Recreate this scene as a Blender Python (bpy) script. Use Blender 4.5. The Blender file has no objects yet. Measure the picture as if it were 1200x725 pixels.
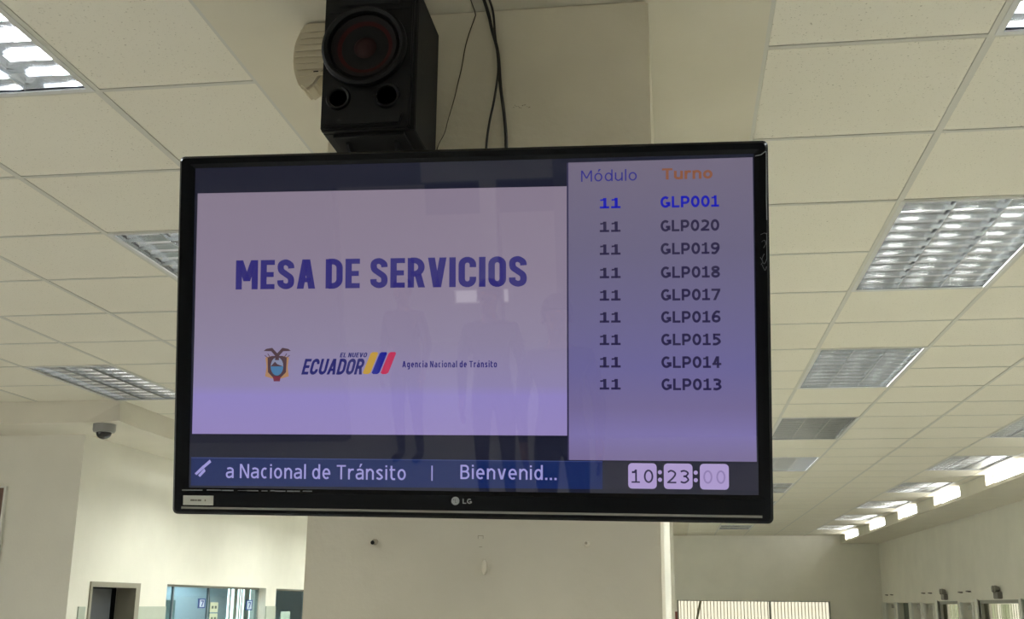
import bpy, bmesh, math, random
from math import sin, cos, pi, radians
from mathutils import Vector, Matrix
random.seed(4)
S = bpy.context.scene
C = S.collection
Z = 1.85                                    # height of the lens above the floor
H = Z + 1.415                               # ceiling
# ------------------------------------------------------------------ camera, world, exposure
cd = bpy.data.cameras.new('camera'); cam = bpy.data.objects.new('camera', cd); C.objects.link(cam)
cd.sensor_width = 36; cd.lens = 1309.37 * 36 / 1200; cd.clip_start = .05; cd.clip_end = 200
def cam_rot(y, p, r):
    f = Vector((sin(y)*cos(p), cos(y)*cos(p), sin(p))); rt = Vector((cos(y), -sin(y), 0)); up = rt.cross(f)
    a = rt*cos(r) + up*sin(r); b = -rt*sin(r) + up*cos(r)
    return Matrix((a, b, -f)).transposed()
cam.matrix_world = Matrix.Translation((0, 0, Z)) @ cam_rot(-0.1432622, 0.25708238, 0.00979063).to_4x4()
S.camera = cam
w = bpy.data.worlds.new('world'); S.world = w; w.use_nodes = True
w.node_tree.nodes['Background'].inputs[0].default_value = (1.0, .98, .93, 1)
w.node_tree.nodes['Background'].inputs[1].default_value = 4.0
vs = S.view_settings
vs.view_transform = 'Standard'; vs.look = 'None'; vs.exposure = -0.04; vs.gamma = 1; vs.use_curve_mapping = False
TUBE = 55.0                                  # radiance of a lit fluorescent tube
# ------------------------------------------------------------------ materials
def lin(c):
    return tuple(((v/255)/12.92 if v/255 <= .04045 else ((v/255+.055)/1.055)**2.4) for v in c)
MT = {}
def mat(name, rgb, rough=.6, metal=0, spec=.5, emit=None, es=1.0, noise=0, nscale=20, bump=0, bscale=60, coat=0):
    if name in MT: return MT[name]
    m = bpy.data.materials.new(name); m.use_nodes = True; nt = m.node_tree; b = nt.nodes['Principled BSDF']
    c = lin(rgb); b.inputs['Base Color'].default_value = (*c, 1)
    b.inputs['Roughness'].default_value = rough; b.inputs['Metallic'].default_value = metal
    b.inputs['Specular IOR Level'].default_value = spec
    if coat: b.inputs['Coat Weight'].default_value = coat; b.inputs['Coat Roughness'].default_value = .05
    if emit is not None:
        b.inputs['Emission Color'].default_value = (*lin(emit), 1); b.inputs['Emission Strength'].default_value = es
    if noise or bump:
        tc = nt.nodes.new('ShaderNodeTexCoord')
    if noise:
        n = nt.nodes.new('ShaderNodeTexNoise'); n.inputs['Scale'].default_value = nscale; n.inputs['Detail'].default_value = 5
        nt.links.new(tc.outputs['Object'], n.inputs['Vector'])
        r = nt.nodes.new('ShaderNodeValToRGB'); r.color_ramp.elements[0].position = .3; r.color_ramp.elements[1].position = .7
        r.color_ramp.elements[0].color = (*[v*(1-noise) for v in c], 1); r.color_ramp.elements[1].color = (*[min(1, v*(1+noise*.4)) for v in c], 1)
        nt.links.new(n.outputs['Fac'], r.inputs[0]); nt.links.new(r.outputs[0], b.inputs['Base Color'])
    if bump:
        n2 = nt.nodes.new('ShaderNodeTexNoise'); n2.inputs['Scale'].default_value = bscale; n2.inputs['Detail'].default_value = 4
        nt.links.new(tc.outputs['Object'], n2.inputs['Vector'])
        bp = nt.nodes.new('ShaderNodeBump'); bp.inputs['Strength'].default_value = bump; bp.inputs['Distance'].default_value = .004
        nt.links.new(n2.outputs['Fac'], bp.inputs['Height']); nt.links.new(bp.outputs[0], b.inputs['Normal'])
    MT[name] = m; return m
def emitter(name, rgb, s):
    if name in MT: return MT[name]
    m = bpy.data.materials.new(name); m.use_nodes = True; nt = m.node_tree; nt.nodes.remove(nt.nodes['Principled BSDF'])
    e = nt.nodes.new('ShaderNodeEmission'); e.inputs[0].default_value = (*rgb, 1); e.inputs[1].default_value = s
    nt.links.new(e.outputs[0], nt.nodes['Material Output'].inputs[0]); MT[name] = m; return m
def glass(name, tint, gl=.08):
    m = bpy.data.materials.new(name); m.use_nodes = True; nt = m.node_tree; nt.nodes.remove(nt.nodes['Principled BSDF'])
    t = nt.nodes.new('ShaderNodeBsdfTransparent'); t.inputs[0].default_value = (*tint, 1)
    g = nt.nodes.new('ShaderNodeBsdfGlossy'); g.inputs['Roughness'].default_value = .03
    lw = nt.nodes.new('ShaderNodeLayerWeight'); pw = nt.nodes.new('ShaderNodeMath'); pw.operation = 'POWER'; pw.inputs[1].default_value = 5
    nt.links.new(lw.outputs['Facing'], pw.inputs[0]); f = nt.nodes.new('ShaderNodeMath'); f.operation = 'MULTIPLY_ADD'; f.inputs[1].default_value = .5; f.inputs[2].default_value = .03; nt.links.new(pw.outputs[0], f.inputs[0])
    x = nt.nodes.new('ShaderNodeMixShader'); nt.links.new(f.outputs[0], x.inputs[0]); nt.links.new(t.outputs[0], x.inputs[1]); nt.links.new(g.outputs[0], x.inputs[2])
    nt.links.new(x.outputs[0], nt.nodes['Material Output'].inputs[0]); MT[name] = m; return m
CREAM = (226, 221, 200)
M_wall = mat('cream_plaster', (228, 225, 212), .75, noise=.05, nscale=2.5, bump=.25, bscale=45)
M_band = mat('ceiling_plaster', (208, 202, 182), .8, noise=.05, nscale=3, bump=.2, bscale=30)
M_pillar = mat('pillar_paint', (211, 203, 181), .7, noise=.09, nscale=3.2, bump=.3, bscale=50)
M_soffit = mat('soffit_plaster', (218, 213, 197), .8, noise=.04, nscale=3)
M_tee = mat('tee_bar', (196, 194, 182), .5)
M_plenum = mat('plenum_dark', (40, 38, 34), .9)
M_white = mat('white_paint', (222, 222, 214), .5)
M_frame = mat('grey_frame', (150, 150, 140), .5)
M_alu = mat('mirror_aluminium', (224, 227, 232), .13, metal=1)
M_tube2 = emitter('lit_tube_boosted', (.96, 1.0, .93), TUBE*2.1)  # radiance raised to brighten corridor wall, far zone, lobby and right row
M_lampbody = mat('lamp_body', (200, 200, 196), .4)
M_tube = emitter('lit_tube', (.92, .97, 1.0), TUBE)
M_tube_off = mat('unlit_tube', (230, 230, 228), .3)
M_black = mat('gloss_black', (6, 8, 12), .22, spec=.16)
M_dark = mat('matt_black', (13, 14, 17), .7, spec=.25)
def tile_material():
    m = bpy.data.materials.new('mineral_fibre'); m.use_nodes = True; nt = m.node_tree; b = nt.nodes['Principled BSDF']; L = nt.links.new
    b.inputs['Roughness'].default_value = .9; b.inputs['Specular IOR Level'].default_value = .2
    tc = nt.nodes.new('ShaderNodeNewGeometry')
    n = nt.nodes.new('ShaderNodeTexNoise'); n.inputs['Scale'].default_value = 150; n.inputs['Detail'].default_value = 3; n.inputs['Roughness'].default_value = .6
    L(tc.outputs['Position'], n.inputs['Vector'])
    r = nt.nodes.new('ShaderNodeValToRGB'); r.color_ramp.elements[0].position = .29; r.color_ramp.elements[1].position = .36
    r.color_ramp.elements[0].color = (0, 0, 0, 1); L(n.outputs['Fac'], r.inputs[0])
    n2 = nt.nodes.new('ShaderNodeTexNoise'); n2.inputs['Scale'].default_value = 1.3; L(tc.outputs['Position'], n2.inputs['Vector'])
    m2 = nt.nodes.new('ShaderNodeMixRGB'); m2.inputs[1].default_value = (*lin((220, 215, 198)), 1); m2.inputs[2].default_value = (*lin((226, 222, 207)), 1)
    L(n2.outputs['Fac'], m2.inputs[0])
    mx = nt.nodes.new('ShaderNodeMixRGB'); mx.inputs[1].default_value = (*lin((164, 156, 134)), 1); L(r.outputs[0], mx.inputs[0]); L(m2.outputs[0], mx.inputs[2])
    L(mx.outputs[0], b.inputs['Base Color'])
    bp = nt.nodes.new('ShaderNodeBump'); bp.inputs['Strength'].default_value = .5; bp.inputs['Distance'].default_value = .003
    L(r.outputs[0], bp.inputs['Height']); L(bp.outputs[0], b.inputs['Normal'])
    return m
M_tile = tile_material()
# ------------------------------------------------------------------ mesh helpers
def bx(bm, x0, x1, y0, y1, z0, z1):
    v = [bm.verts.new(p) for p in ((x0,y0,z0),(x1,y0,z0),(x1,y1,z0),(x0,y1,z0),(x0,y0,z1),(x1,y0,z1),(x1,y1,z1),(x0,y1,z1))]
    for f in ((0,3,2,1),(4,5,6,7),(0,1,5,4),(1,2,6,5),(2,3,7,6),(3,0,4,7)): bm.faces.new([v[i] for i in f])
    return v
def prism(bm, pts, axis, a, b):
    """pts: 2D outline; extruded along axis from a to b. axis x: pts=(y,z); y: (x,z); z: (x,y)"""
    def P(p, t): return {'x': (t, p[0], p[1]), 'y': (p[0], t, p[1]), 'z': (p[0], p[1], t)}[axis]
    A = [bm.verts.new(P(p, a)) for p in pts]; B = [bm.verts.new(P(p, b)) for p in pts]; n = len(pts)
    bm.faces.new(A); bm.faces.new(B[::-1])
    for i in range(n): bm.faces.new((A[i], B[i], B[(i+1)%n], A[(i+1)%n]))
def lathe(bm, prof, n=32, axis='z', c=(0,0,0)):
    rings = []
    for r, t in prof:
        ring = []
        for k in range(n):
            a = 2*pi*k/n; p, q = r*cos(a), r*sin(a)
            v = {'z': (p, q, t), 'y': (p, t, q), 'x': (t, p, q)}[axis]
            ring.append(bm.verts.new((v[0]+c[0], v[1]+c[1], v[2]+c[2])))
        rings.append(ring)
    for i in range(len(rings)-1):
        for k in range(n):
            try: bm.faces.new((rings[i][k], rings[i][(k+1)%n], rings[i+1][(k+1)%n], rings[i+1][k]))
            except ValueError: pass
    for r_, rg in ((prof[0][0], rings[0]), (prof[-1][0], rings[-1])):
        try: bm.faces.new(rg)
        except ValueError: pass
def tube(bm, pts, r, n=8):
    pts = [Vector(p) for p in pts]; rings = []
    for i, p in enumerate(pts):
        t = (pts[min(i+1, len(pts)-1)] - pts[max(i-1, 0)]).normalized()
        u = t.orthogonal() if i == 0 else (u - t*u.dot(t)); u.normalize(); v = t.cross(u)
        rr = r[i] if isinstance(r, (list, tuple)) else r
        rings.append([bm.verts.new(p + (u*cos(2*pi*k/n) + v*sin(2*pi*k/n))*rr) for k in range(n)])
    for i in range(len(rings)-1):
        for k in range(n): bm.faces.new((rings[i][k], rings[i][(k+1)%n], rings[i+1][(k+1)%n], rings[i+1][k]))
    bm.faces.new(rings[0]); bm.faces.new(rings[-1])
def smooth_path(P, sub=8):
    P = [Vector(p) for p in P]; out = []
    for i in range(len(P)-1):
        a, b, c, d = P[max(i-1, 0)], P[i], P[i+1], P[min(i+2, len(P)-1)]
        for k in range(sub):
            t = k/sub; out.append(.5*((2*b)+(c-a)*t+(2*a-5*b+4*c-d)*t*t+(3*b-a-3*c+d)*t**3))
    out.append(P[-1]); return out
def obj(name, bm, m, parent=None, smooth=False, bevel=0, seg=2):
    bmesh.ops.recalc_face_normals(bm, faces=bm.faces)
    if bevel: bmesh.ops.bevel(bm, geom=bm.edges[:], offset=bevel, segments=seg, affect='EDGES', clamp_overlap=True)
    me = bpy.data.meshes.new(name); bm.to_mesh(me); bm.free(); me.materials.append(m)
    if smooth:
        me.polygons.foreach_set('use_smooth', [True]*len(me.polygons))
        me.set_sharp_from_angle(angle=radians(40))
    o = bpy.data.objects.new(name, me); C.objects.link(o)
    if parent: o.parent = parent
    return o
def box(name, b, m, parent=None, bevel=0, loc=None):
    bm = bmesh.new(); bx(bm, *b); o = obj(name, bm, m, parent, bevel=bevel)
    if loc: o.location = loc
    return o
def cyl(name, r, a, b, m, parent=None, axis='z', c=(0,0,0), n=28):
    bm = bmesh.new(); lathe(bm, [(r, a), (r, b)], n, axis, c); return obj(name, bm, m, parent, smooth=True)
def tag(o, label, cat, group=None):
    o['label'] = label; o['category'] = cat
    if group: o['group'] = group
    return o
def thing(name, label, cat, loc=(0,0,0), group=None):
    o = bpy.data.objects.new(name, None); C.objects.link(o); o.location = loc; o.empty_display_size = .1
    return tag(o, label, cat, group)
def struct(o): o['kind'] = 'structure'; return o
def stuff(o): o['kind'] = 'stuff'; return o
def dup(root, loc, label, group=None):
    r = root.copy(); C.objects.link(r); r.location = loc; r['label'] = label
    if group: r['group'] = group
    for ch in list(root.children):
        c = ch.copy(); C.objects.link(c); c.parent = r
        for g in ch.children:
            d = g.copy(); C.objects.link(d); d.parent = c
    return r
def wall(name, m, axis, t0, t1, u0, u1, z0, z1, openings=()):
    """slab between t0..t1 along its normal axis, with rectangular openings (ua,ub,za,zb)"""
    us = sorted({u0, u1, *[o[0] for o in openings], *[o[1] for o in openings]}); zs = sorted({z0, z1, *[o[2] for o in openings], *[o[3] for o in openings]})
    bm = bmesh.new()
    for i in range(len(us)-1):
        j = 0
        while j < len(zs)-1:
            def hole(j): return any(o[0] <= (us[i]+us[i+1])/2 <= o[1] and o[2] <= (zs[j]+zs[j+1])/2 <= o[3] for o in openings)
            if hole(j): j += 1; continue
            k = j
            while k+1 < len(zs)-1 and not hole(k+1): k += 1
            if axis == 'x': bx(bm, t0, t1, us[i], us[i+1], zs[j], zs[k+1])
            else: bx(bm, us[i], us[i+1], t0, t1, zs[j], zs[k+1])
            j = k+1
    return struct(obj(name, bm, m))
# ------------------------------------------------------------------ structure
XR, YF, YB, XL = 4.15, 24.2, -7.0, -8.4     # right wall, far wall, wall behind the viewer, left wall
XC, XB = 3.4, -4.578                         # face of the clerestory bulkhead; corridor wall on the left
YA, ZS, XK, YK = 8.218, Z+1.256, -4.0, 7.62  # wall on the left, soffit height, bulkhead faces
M_floor = mat('pale_floor_tile', (208, 205, 198), .22, noise=.08, nscale=4)
struct(box('floor', (XL-3, XR+.2, YB-8, YF+.2, -.1, 0), M_floor))
TOP = H+.35
struct(box('ceiling_slab', (XL, XR+.2, YB-8, YF+.2, TOP, TOP+.1), M_plenum)).name = 'ceiling'
# plaster band of the ceiling that the pillars rise into
struct(box('ceiling', (-1.127, .268, YB, YF, H-.003, TOP), M_band))
G = .6096
def tiles_and_grid(name, xe, y0, k0, k1, fixtures, xlim=None):
    """xe: column edges, y0: origin of the rows. Near tiles are objects of their own, far ones one part."""
    bm = bmesh.new(); bx(bm, xe[0], xe[1], y0+k0*G, y0+k0*G+.02, H+.2, H+.22)
    root = struct(obj(name, bm, M_plenum))
    meshes = {}
    rest = bmesh.new(); far_tees = bmesh.new()
    for k in range(k0, k1):
        ya, yb = y0+k*G, y0+(k+1)*G
        if ya > YF-.05: break
        yb = min(yb, YF)
        xs = [x for x in xe]
        if xlim and ya > YK-.2: xs = [x for x in xe if x > xlim]+[xlim]; xs.sort()
        for i in range(len(xs)-1):
            a, b = xs[i], xs[i+1]
            cx, cy = (a+b)/2, (ya+yb)/2
            if any(abs(cx-(fx+G/2)) < .3 and fy < cy < fy+2*G for fx, fy in fixtures): continue
            g = .012; wx, wy = b-a-2*g, yb-ya-2*g
            if wx < .02: continue
            if 1.2 < ya < 12.0:
                key = (round(wx, 3), round(wy, 3))
                if key not in meshes:
                    t = bmesh.new(); bx(t, -wx/2, wx/2, -wy/2, wy/2, 0, .015)
                    o = obj('ceiling_tile', t, M_tile, root); meshes[key] = o.data
                else:
                    o = bpy.data.objects.new('ceiling_tile', meshes[key]); C.objects.link(o); o.parent = root
                o.location = (cx, cy, H+random.choice((0, 0, 0, .0006, .001)))
            else: bx(rest, a+g, b-g, ya+g, yb-g, H, H+.015)
        # cross tee
        if ya > 12 or ya < 1.2: bx(far_tees, xs[0], xs[-1], ya-.008, ya+.008, H-.001, H+.02)
        else:
            segs = []; s = xs[0]
            for fx, fy in sorted(fixtures):
                if abs((fy+G)-ya) < .1 and fx > xs[0]-.1: segs.append((s, fx+.004)); s = fx+G-.004
            segs.append((s, xs[-1]))
            t = bmesh.new()
            for a, b in segs:
                if b-a > .02: bx(t, a, b, ya-.008, ya+.008, H-.001, H+.02)
            obj('cross_tee', t, M_tee, root)
    stuff(obj('distant_ceiling_tiles', rest, M_tile, root)); stuff(obj('distant_cross_tees', far_tees, M_tee, root))
    for x in xe:
        y1 = YF if not xlim or x > xlim else YK
        box('main_runner', (x-.011, x+.011, y0+k0*G, y1, H-.0015, H+.02), M_tee, root)
    return root
XER = [.268, .8385, 1.448, 2.058, 2.667, 3.277, XC]
XELm = [-1.127, -1.609, -2.219, -2.828, -3.438, -4.048]
XEL = sorted(XELm + [-4.657, -5.267, -5.876, -6.486, -7.096, -7.705, -8.3])
YR0, YL0 = 2.728, 2.753
FR = [(.8385, YR0-2*G+4*G*i) for i in range(-3, 9)] + [(2.667, YR0-2*G+4*G*i) for i in range(-3, 9)]
FL = [(-2.219, YL0-2*G+4*G*i) for i in range(-3, 9)] + [(-4.048, YL0-2*G+4*G*i) for i in range(-3, 3)] + [(-3.438, YL0-2*G+4*G*i) for i in range(3, 8)] + [(-6.486, YL0-2*G+4*G*i) for i in range(-3, 3)]
tiles_and_grid('ceiling', XER, YR0, -15, 36, FR)
tiles_and_grid('ceiling', XEL, YL0, -15, 36, FL, XK)
# far wall with a wide window
wall('wall_far', M_wall, 'y', YF, YF+.2, XK-.6, XR+.2, 0, TOP, [(.03, 3.117, Z-.95, Z+.10)])
# right wall: a row of windows and niches (y from, y to, top, kind)
RW = [(23.964, 24.15, .083, 'dark'), (22.891, 23.80, .081, 'niche'), (21.492, 22.617, .079, 'dark'), (20.476, 21.34, .078, 'niche'),
      (19.522, 20.297, .064, 'niche'), (17.937, 19.236, .098, 'blind'), (17.001, 17.738, .071, 'niche'), (14.789, 16.757, .105, 'wide'), (13.2, 14.68, .105, 'wide')]
back_open = [(-3.0, 2.2, Z-1.8, Z+.6)]
wall('wall_right', M_wall, 'x', XR, XR+.25, YB, YF, 0, TOP, [(a, b, Z-.95, Z+t) for a, b, t, k in RW])
M_back = mat('shaded_wall', (120, 118, 110), .8)  # dark grey colour stands in for the unlit back wall
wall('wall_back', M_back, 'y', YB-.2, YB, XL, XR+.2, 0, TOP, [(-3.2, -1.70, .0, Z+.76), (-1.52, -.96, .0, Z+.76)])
bm = bmesh.new(); bx(bm, -2.27, -.96, YB, YB+.06, Z+.78, Z+1.0); bx(bm, -1.69, -1.53, YB, YB+.06, 0, Z+.78)
struct(obj('trim_8', bm, M_wall))
for k, (a, b) in enumerate(((-2.27, -1.70), (-1.52, -.96))): struct(box('window_%d' % (40+k), (a, b, YB-.12, YB-.1, Z+.45, Z+.76), mat('dark_transom', (30, 34, 42), .3)))
wall('wall_back', M_wall, 'y', YB-7.2, YB-7, XL, XR+.2, 0, TOP, [(-3.25, -2.35, Z-1.22, Z-1.0), (-1.0, 1.0, .9, 2.2)])  # low slot added for the bright patch mirrored in the screen
wall('wall_lobby', M_wall, 'x', XL-.2, XL, YB-7, YB-.2, 0, TOP, [(YB-6, YB-1, .6, 2.6)]).name = 'wall_left'  # side openings here and opposite added to brighten the lobby
wall('wall_lobby', M_wall, 'x', XR, XR+.2, YB-7, YB-.2, 0, TOP, [(YB-6, YB-1, .6, 2.6)]).name = 'wall_right'
wall('wall_left', M_wall, 'x', XL-.2, XL, YB, YA, 0, TOP, [(-5.5, -2.0, .9, 2.5), (0.5, 5.0, .9, 2.5)])  # unseen window openings added to let daylight in
struct(box('wall_left_end', (XL, XB, YA, YA+.15, 0, ZS+.02), M_wall))
# corridor wall on the left with a doorway and interior windows
DOOR = (8.53, 9.33, 0, Z+.137); W1 = (9.93, 12.50, Z-1.0, Z+.141); W2 = (12.83, 15.2, Z-1.0, Z+.141)
wall('wall_left_corridor', M_wall, 'x', XB-.18, XB, YA+.15, YF, 0, ZS+.02, [DOOR, W1, W2])
# dropped bulkhead on the left, an L round the corner, with a flared corner
bm = bmesh.new()
prism(bm, [(XL, YK), (XK, YK), (XK, YF), (XB-.2, YF), (XB-.2, YA+.16), (XL, YA+.16)], 'z', ZS, TOP)
o = struct(obj('ceiling_bulkhead', bm, M_soffit)); o.name = 'trim_1'
bm = bmesh.new()
v = [bm.verts.new(p) for p in ((XK, YK, H-.02), (XK-.26, YK-.002, ZS-.001), (XK+.035, YK-.05, ZS-.001), (XK+.002, YK+.35, ZS-.001), (XK-.05, YK+.05, ZS+.0))]
for f in ((0,1,2), (0,2,3), (1,4,3,2), (0,3,4), (0,4,1)): bm.faces.new([v[i] for i in f])
struct(obj('trim_2', bm, M_soffit))
# clerestory bulkhead on the right with back-lit openings
CL = [(11.47-5.0, 12.94-5.0), (11.47-2.5, 12.94-2.5), (11.47, 12.94), (14.1, 15.5), (16.6, 17.98), (19.12, 20.6), (21.9, 23.55)]
wall('trim_3', M_soffit, 'x', XC, XC+.12, YB, YF, Z+1.285, TOP, [(a, b, Z+1.292, H-.004) for a, b in CL])
struct(box('trim_4', (XC, XR, YB, YF, Z+1.255, Z+1.285), M_soffit))
M_cl = emitter('daylit_diffuser', (1.0, .99, .95), 19.0)
for n, (a, b) in enumerate(CL):
    wn = struct(box('window_%d' % (n+5), (XC+.10, XC+.115, a, b, Z+1.29, H), M_cl))
    box('window_frame', (XC+.085, XC+.10, a, a+.03, Z+1.292, H-.004), M_white, wn)
    box('window_frame', (XC+.085, XC+.10, b-.03, b, Z+1.292, H-.004), M_white, wn)
# greenish tiled dado on the corridor wall
M_dado = mat('dado_tile', (176, 184, 170), .3, noise=.05, nscale=6)
dz = Z-.056
bm = bmesh.new()
for a, b in ((YA+.16, DOOR[0]-.05), (DOOR[1]+.05, W1[0]-.01), (W1[1]+.01, W2[0]-.01), (W2[1], YF)): bx(bm, XB, XB+.012, a, b, 0, dz)
struct(obj('baseboard_left', bm, M_dado))
# pillars
def pillar(name, x0, x1, y0, y1, m=M_pillar):
    bm = bmesh.new(); bx(bm, x0, x1, y0, y1, 0, H-.003)
    return struct(obj(name, bm, m, bevel=.006, seg=2))
pillar('trim_5', -.81, -.028, 2.44, 3.22)
struct(box('trim_6', (-.16, -.030, 3.225, 8.45, 0, H-.003), M_wall))
pillar('trim_7', -.81, -.005, 16.6, 17.5, M_wall)

# ------------------------------------------------------------------ ceiling lights
def make_light(lit, label, group, loc):
    t = thing('ceiling_light', label, 'light', loc, group)
    bm = bmesh.new(); a, b, h = .297, .602, .085
    bx(bm, -a, a, -b, b, h, h+.01)
    for s in (-1, 1): bx(bm, s*a-.006*(s>0), s*a+.006*(s<0), -b, b, -.001, h); bx(bm, -a, a, s*b-.006*(s>0), s*b+.006*(s<0), -.001, h)
    obj('housing', bm, M_alu, t)
    bm = bmesh.new()
    for s in (-1, 1):
        bx(bm, min(s*.282, s*.3), max(s*.282, s*.3), -b-.004, b+.004, -.004, .001); bx(bm, -.282, .282, min(s*.59, s*.606), max(s*.59, s*.606), -.004, .001)
    obj('rim', bm, M_lampbody, t)
    box('reflector_tray', (-a+.007, a-.007, -b+.007, b-.007, .080, .084), mat('tray_lit_white', (205, 208, 212), .5) if sum(lit) else M_alu, t)  # tray made white in lit fixtures alone, to brighten their cells
    hb = .034
    def vprof(top, bot):      # curved wedge: wide above, sharp below
        L = [(-bot/2 - (top-bot)/2*(u**2.4), u*hb) for u in (0, .3, .55, .8, 1)]
        return L + [(-x, z) for x, z in L[::-1]]
    ch = .188
    for x in (-ch/2, ch/2):
        bm = bmesh.new(); prism(bm, [(x+p, z+.002) for p, z in vprof(.034, .004)], 'y', -b+.008, b-.008)
        obj('louvre_rail', bm, M_alu, t, smooth=True)
    for s in (-1, 1):
        bm = bmesh.new(); prism(bm, [(s*.291, .002), (s*.281, .002), (s*.276, .02), (s*.270, hb+.002), (s*.291, hb+.002)], 'y', -b+.008, b-.008)
        obj('side_reflector', bm, M_alu, t, smooth=True)
    n = 11; me = None
    for i in range(n+1):
        y = -b+.01 + (2*b-.02)*i/n
        if me is None:
            bm = bmesh.new()
            prism(bm, [(p, z+.001) for p, z in vprof(.016, .002)], 'x', -.28, .28)
            o = obj('louvre_blade', bm, M_alu, t, smooth=True); me = o.data
        else:
            o = bpy.data.objects.new('louvre_blade', me); C.objects.link(o); o.parent = t
        o.location.y = max(-b+.025, min(b-.025, y))
    for j, x in enumerate((-ch, 0, ch)):
        cyl('tube', .017, -b+.02, b-.02, (M_tube_off, M_tube, M_tube2)[lit[j]], t, 'y', (x, 0, .058), 12)
    return t
proto = {}
def place_light(fx, fy, lit, label, group):
    loc = (fx+G/2, fy+G, H+.001)
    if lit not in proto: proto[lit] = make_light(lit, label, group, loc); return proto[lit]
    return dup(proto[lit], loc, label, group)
ORD = ['nearest', 'second', 'third', 'fourth', 'fifth', 'sixth', 'seventh', 'eighth', 'ninth']
ON, OFF, HI = (1, 1, 1), (0, 0, 0), (2, 2, 2)
for lx, ly in ((-2.2, -9.5), (-2.2, -12), (.8, -9.5), (.8, -12)): place_light(lx, ly, HI, 'added louvred ceiling light brightening the lobby behind the viewer', 'added lobby lights behind the viewer')  # unseen lamps added to brighten the mirrored lobby
for i in range(-3, 9):
    y = YR0-2*G+4*G*i; yl = YL0-2*G+4*G*i
    if i < 0:
        for fx, yy in ((.8385, y), (2.667, y), (-2.219, yl), (-4.048, yl), (-6.486, yl)):
            place_light(fx, yy, HI if (i == -3 and fx == -2.219) else (OFF if (i == -1 and fx != 2.667) else ON), 'louvred ceiling light behind the viewer', 'ceiling lights behind the viewer')
        continue
    look = 'bright three-tube louvred ceiling light' if i in (0, 1, 2) else 'dull unlit louvred ceiling light'
    if i == 0: t = 'clipped by the top right corner of the frame'
    else: t = '%s counting away in the row just right of the television' % ORD[i]
    place_light(.8385, y, ON if i == 0 else HI if i in (1, 2) else ((0, 0, 1) if i in (4,) else OFF), look + ', ' + t, 'ceiling lights right of the television')
    k = i-2
    if i >= 3: place_light(2.667, y, OFF, 'unlit louvred ceiling light beside the bright clerestory, %s in that row' % ORD[i-3], 'ceiling lights beside the clerestory')
    else: place_light(2.667, y, ON, 'lit louvred ceiling light in the right row, outside the picture', 'ceiling lights outside the picture on the right')
    if i == 0: lb = 'bright louvred ceiling light cut by the top left corner'
    elif i == 1: lb = 'partly lit louvred ceiling light half hidden by upper left of television'
    else: lb = 'louvred ceiling light hidden behind the television and pillar'
    place_light(-2.219, yl, HI if i > 2 else (ON if i != 1 else (0, 1, 1)), lb, 'ceiling lights left of the television' if i < 2 else 'ceiling lights hidden by the television')
    if i < 3:
        place_light(-4.048, yl, OFF if i >= 1 else ON, 'dark unlit louvred ceiling light above the dome camera' if i == 2 else 'louvred ceiling light beyond the left edge of the picture', 'ceiling lights at the far left')
        place_light(-6.486, yl, ON if i == 0 else OFF, 'louvred ceiling light beyond the left edge of the picture', 'ceiling lights at the far left')
    elif i < 8: place_light(-3.438, yl, HI, 'lit louvred ceiling light along the corridor wall, hidden by the television', 'ceiling lights along the corridor wall')

# ------------------------------------------------------------------ television
TR = Matrix(((.99981239, -.00721618, .01797527), (.01044488, .98238392, -.18658172), (-.01631221, .18673447, .98227499)))
tv = thing('television', 'large black flat screen showing turn numbers, hung tilted on the pillar', 'television')
tv.matrix_world = Matrix.Translation((-.3816, 1.9996, Z+.491)) @ TR.to_4x4()
def ring(bm, loops):
    L = [[bm.verts.new(p) for p in l] for l in loops]
    for a, b in zip(L, L[1:]):
        for i in range(len(a)): bm.faces.new((a[i], a[(i+1)%len(a)], b[(i+1)%len(a)], b[i]))
def rect(u0, u1, v0, v1, d, r=.0, n=4):
    if r == 0: return [(u0, d, v0), (u1, d, v0), (u1, d, v1), (u0, d, v1)]
    P = []
    for cx, cz, a0 in ((u1-r, v0+r, -90), (u1-r, v1-r, 0), (u0+r, v1-r, 90), (u0+r, v0+r, 180)):
        for k in range(n+1): a = radians(a0+90*k/n); P.append((cx+r*cos(a), d, cz+r*sin(a)))
    return P
bm = bmesh.new(); W2_, H2_ = .565, .347
U0, U1, V0, V1 = -.533, .5395, -.2965, .323
ring(bm, [rect(-W2_+.004, W2_-.004, -H2_+.004, H2_-.004, .034, .008), rect(-W2_, W2_, -H2_, H2_, .03, .01), rect(-W2_, W2_, -H2_, H2_, .005, .01),
          rect(-W2_+.005, W2_-.005, -H2_+.005, H2_-.005, 0, .008), rect(U0-.010, U1+.010, V0-.008, V1+.008, .0008, .003), rect(U0, U1, V0, V1, .0045, .001)])
obj('bezel', bm, M_black, tv)
bm = bmesh.new(); ring(bm, [rect(-.55, .55, -.33, .33, .034, .02), rect(-.545, .545, -.325, .325, .05, .02), rect(-.42, .42, -.24, .24, .085, .03)]); bm.faces.new([bm.verts[:][i] for i in range(-20, 0)]) if False else None
bm.verts.ensure_lookup_table(); nv = len(bm.verts); bm.faces.new([bm.verts[i] for i in range(nv-20, nv)]); bm.faces.new([bm.verts[i] for i in range(0, 20)])
obj('back_cover', bm, M_dark, tv)
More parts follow.
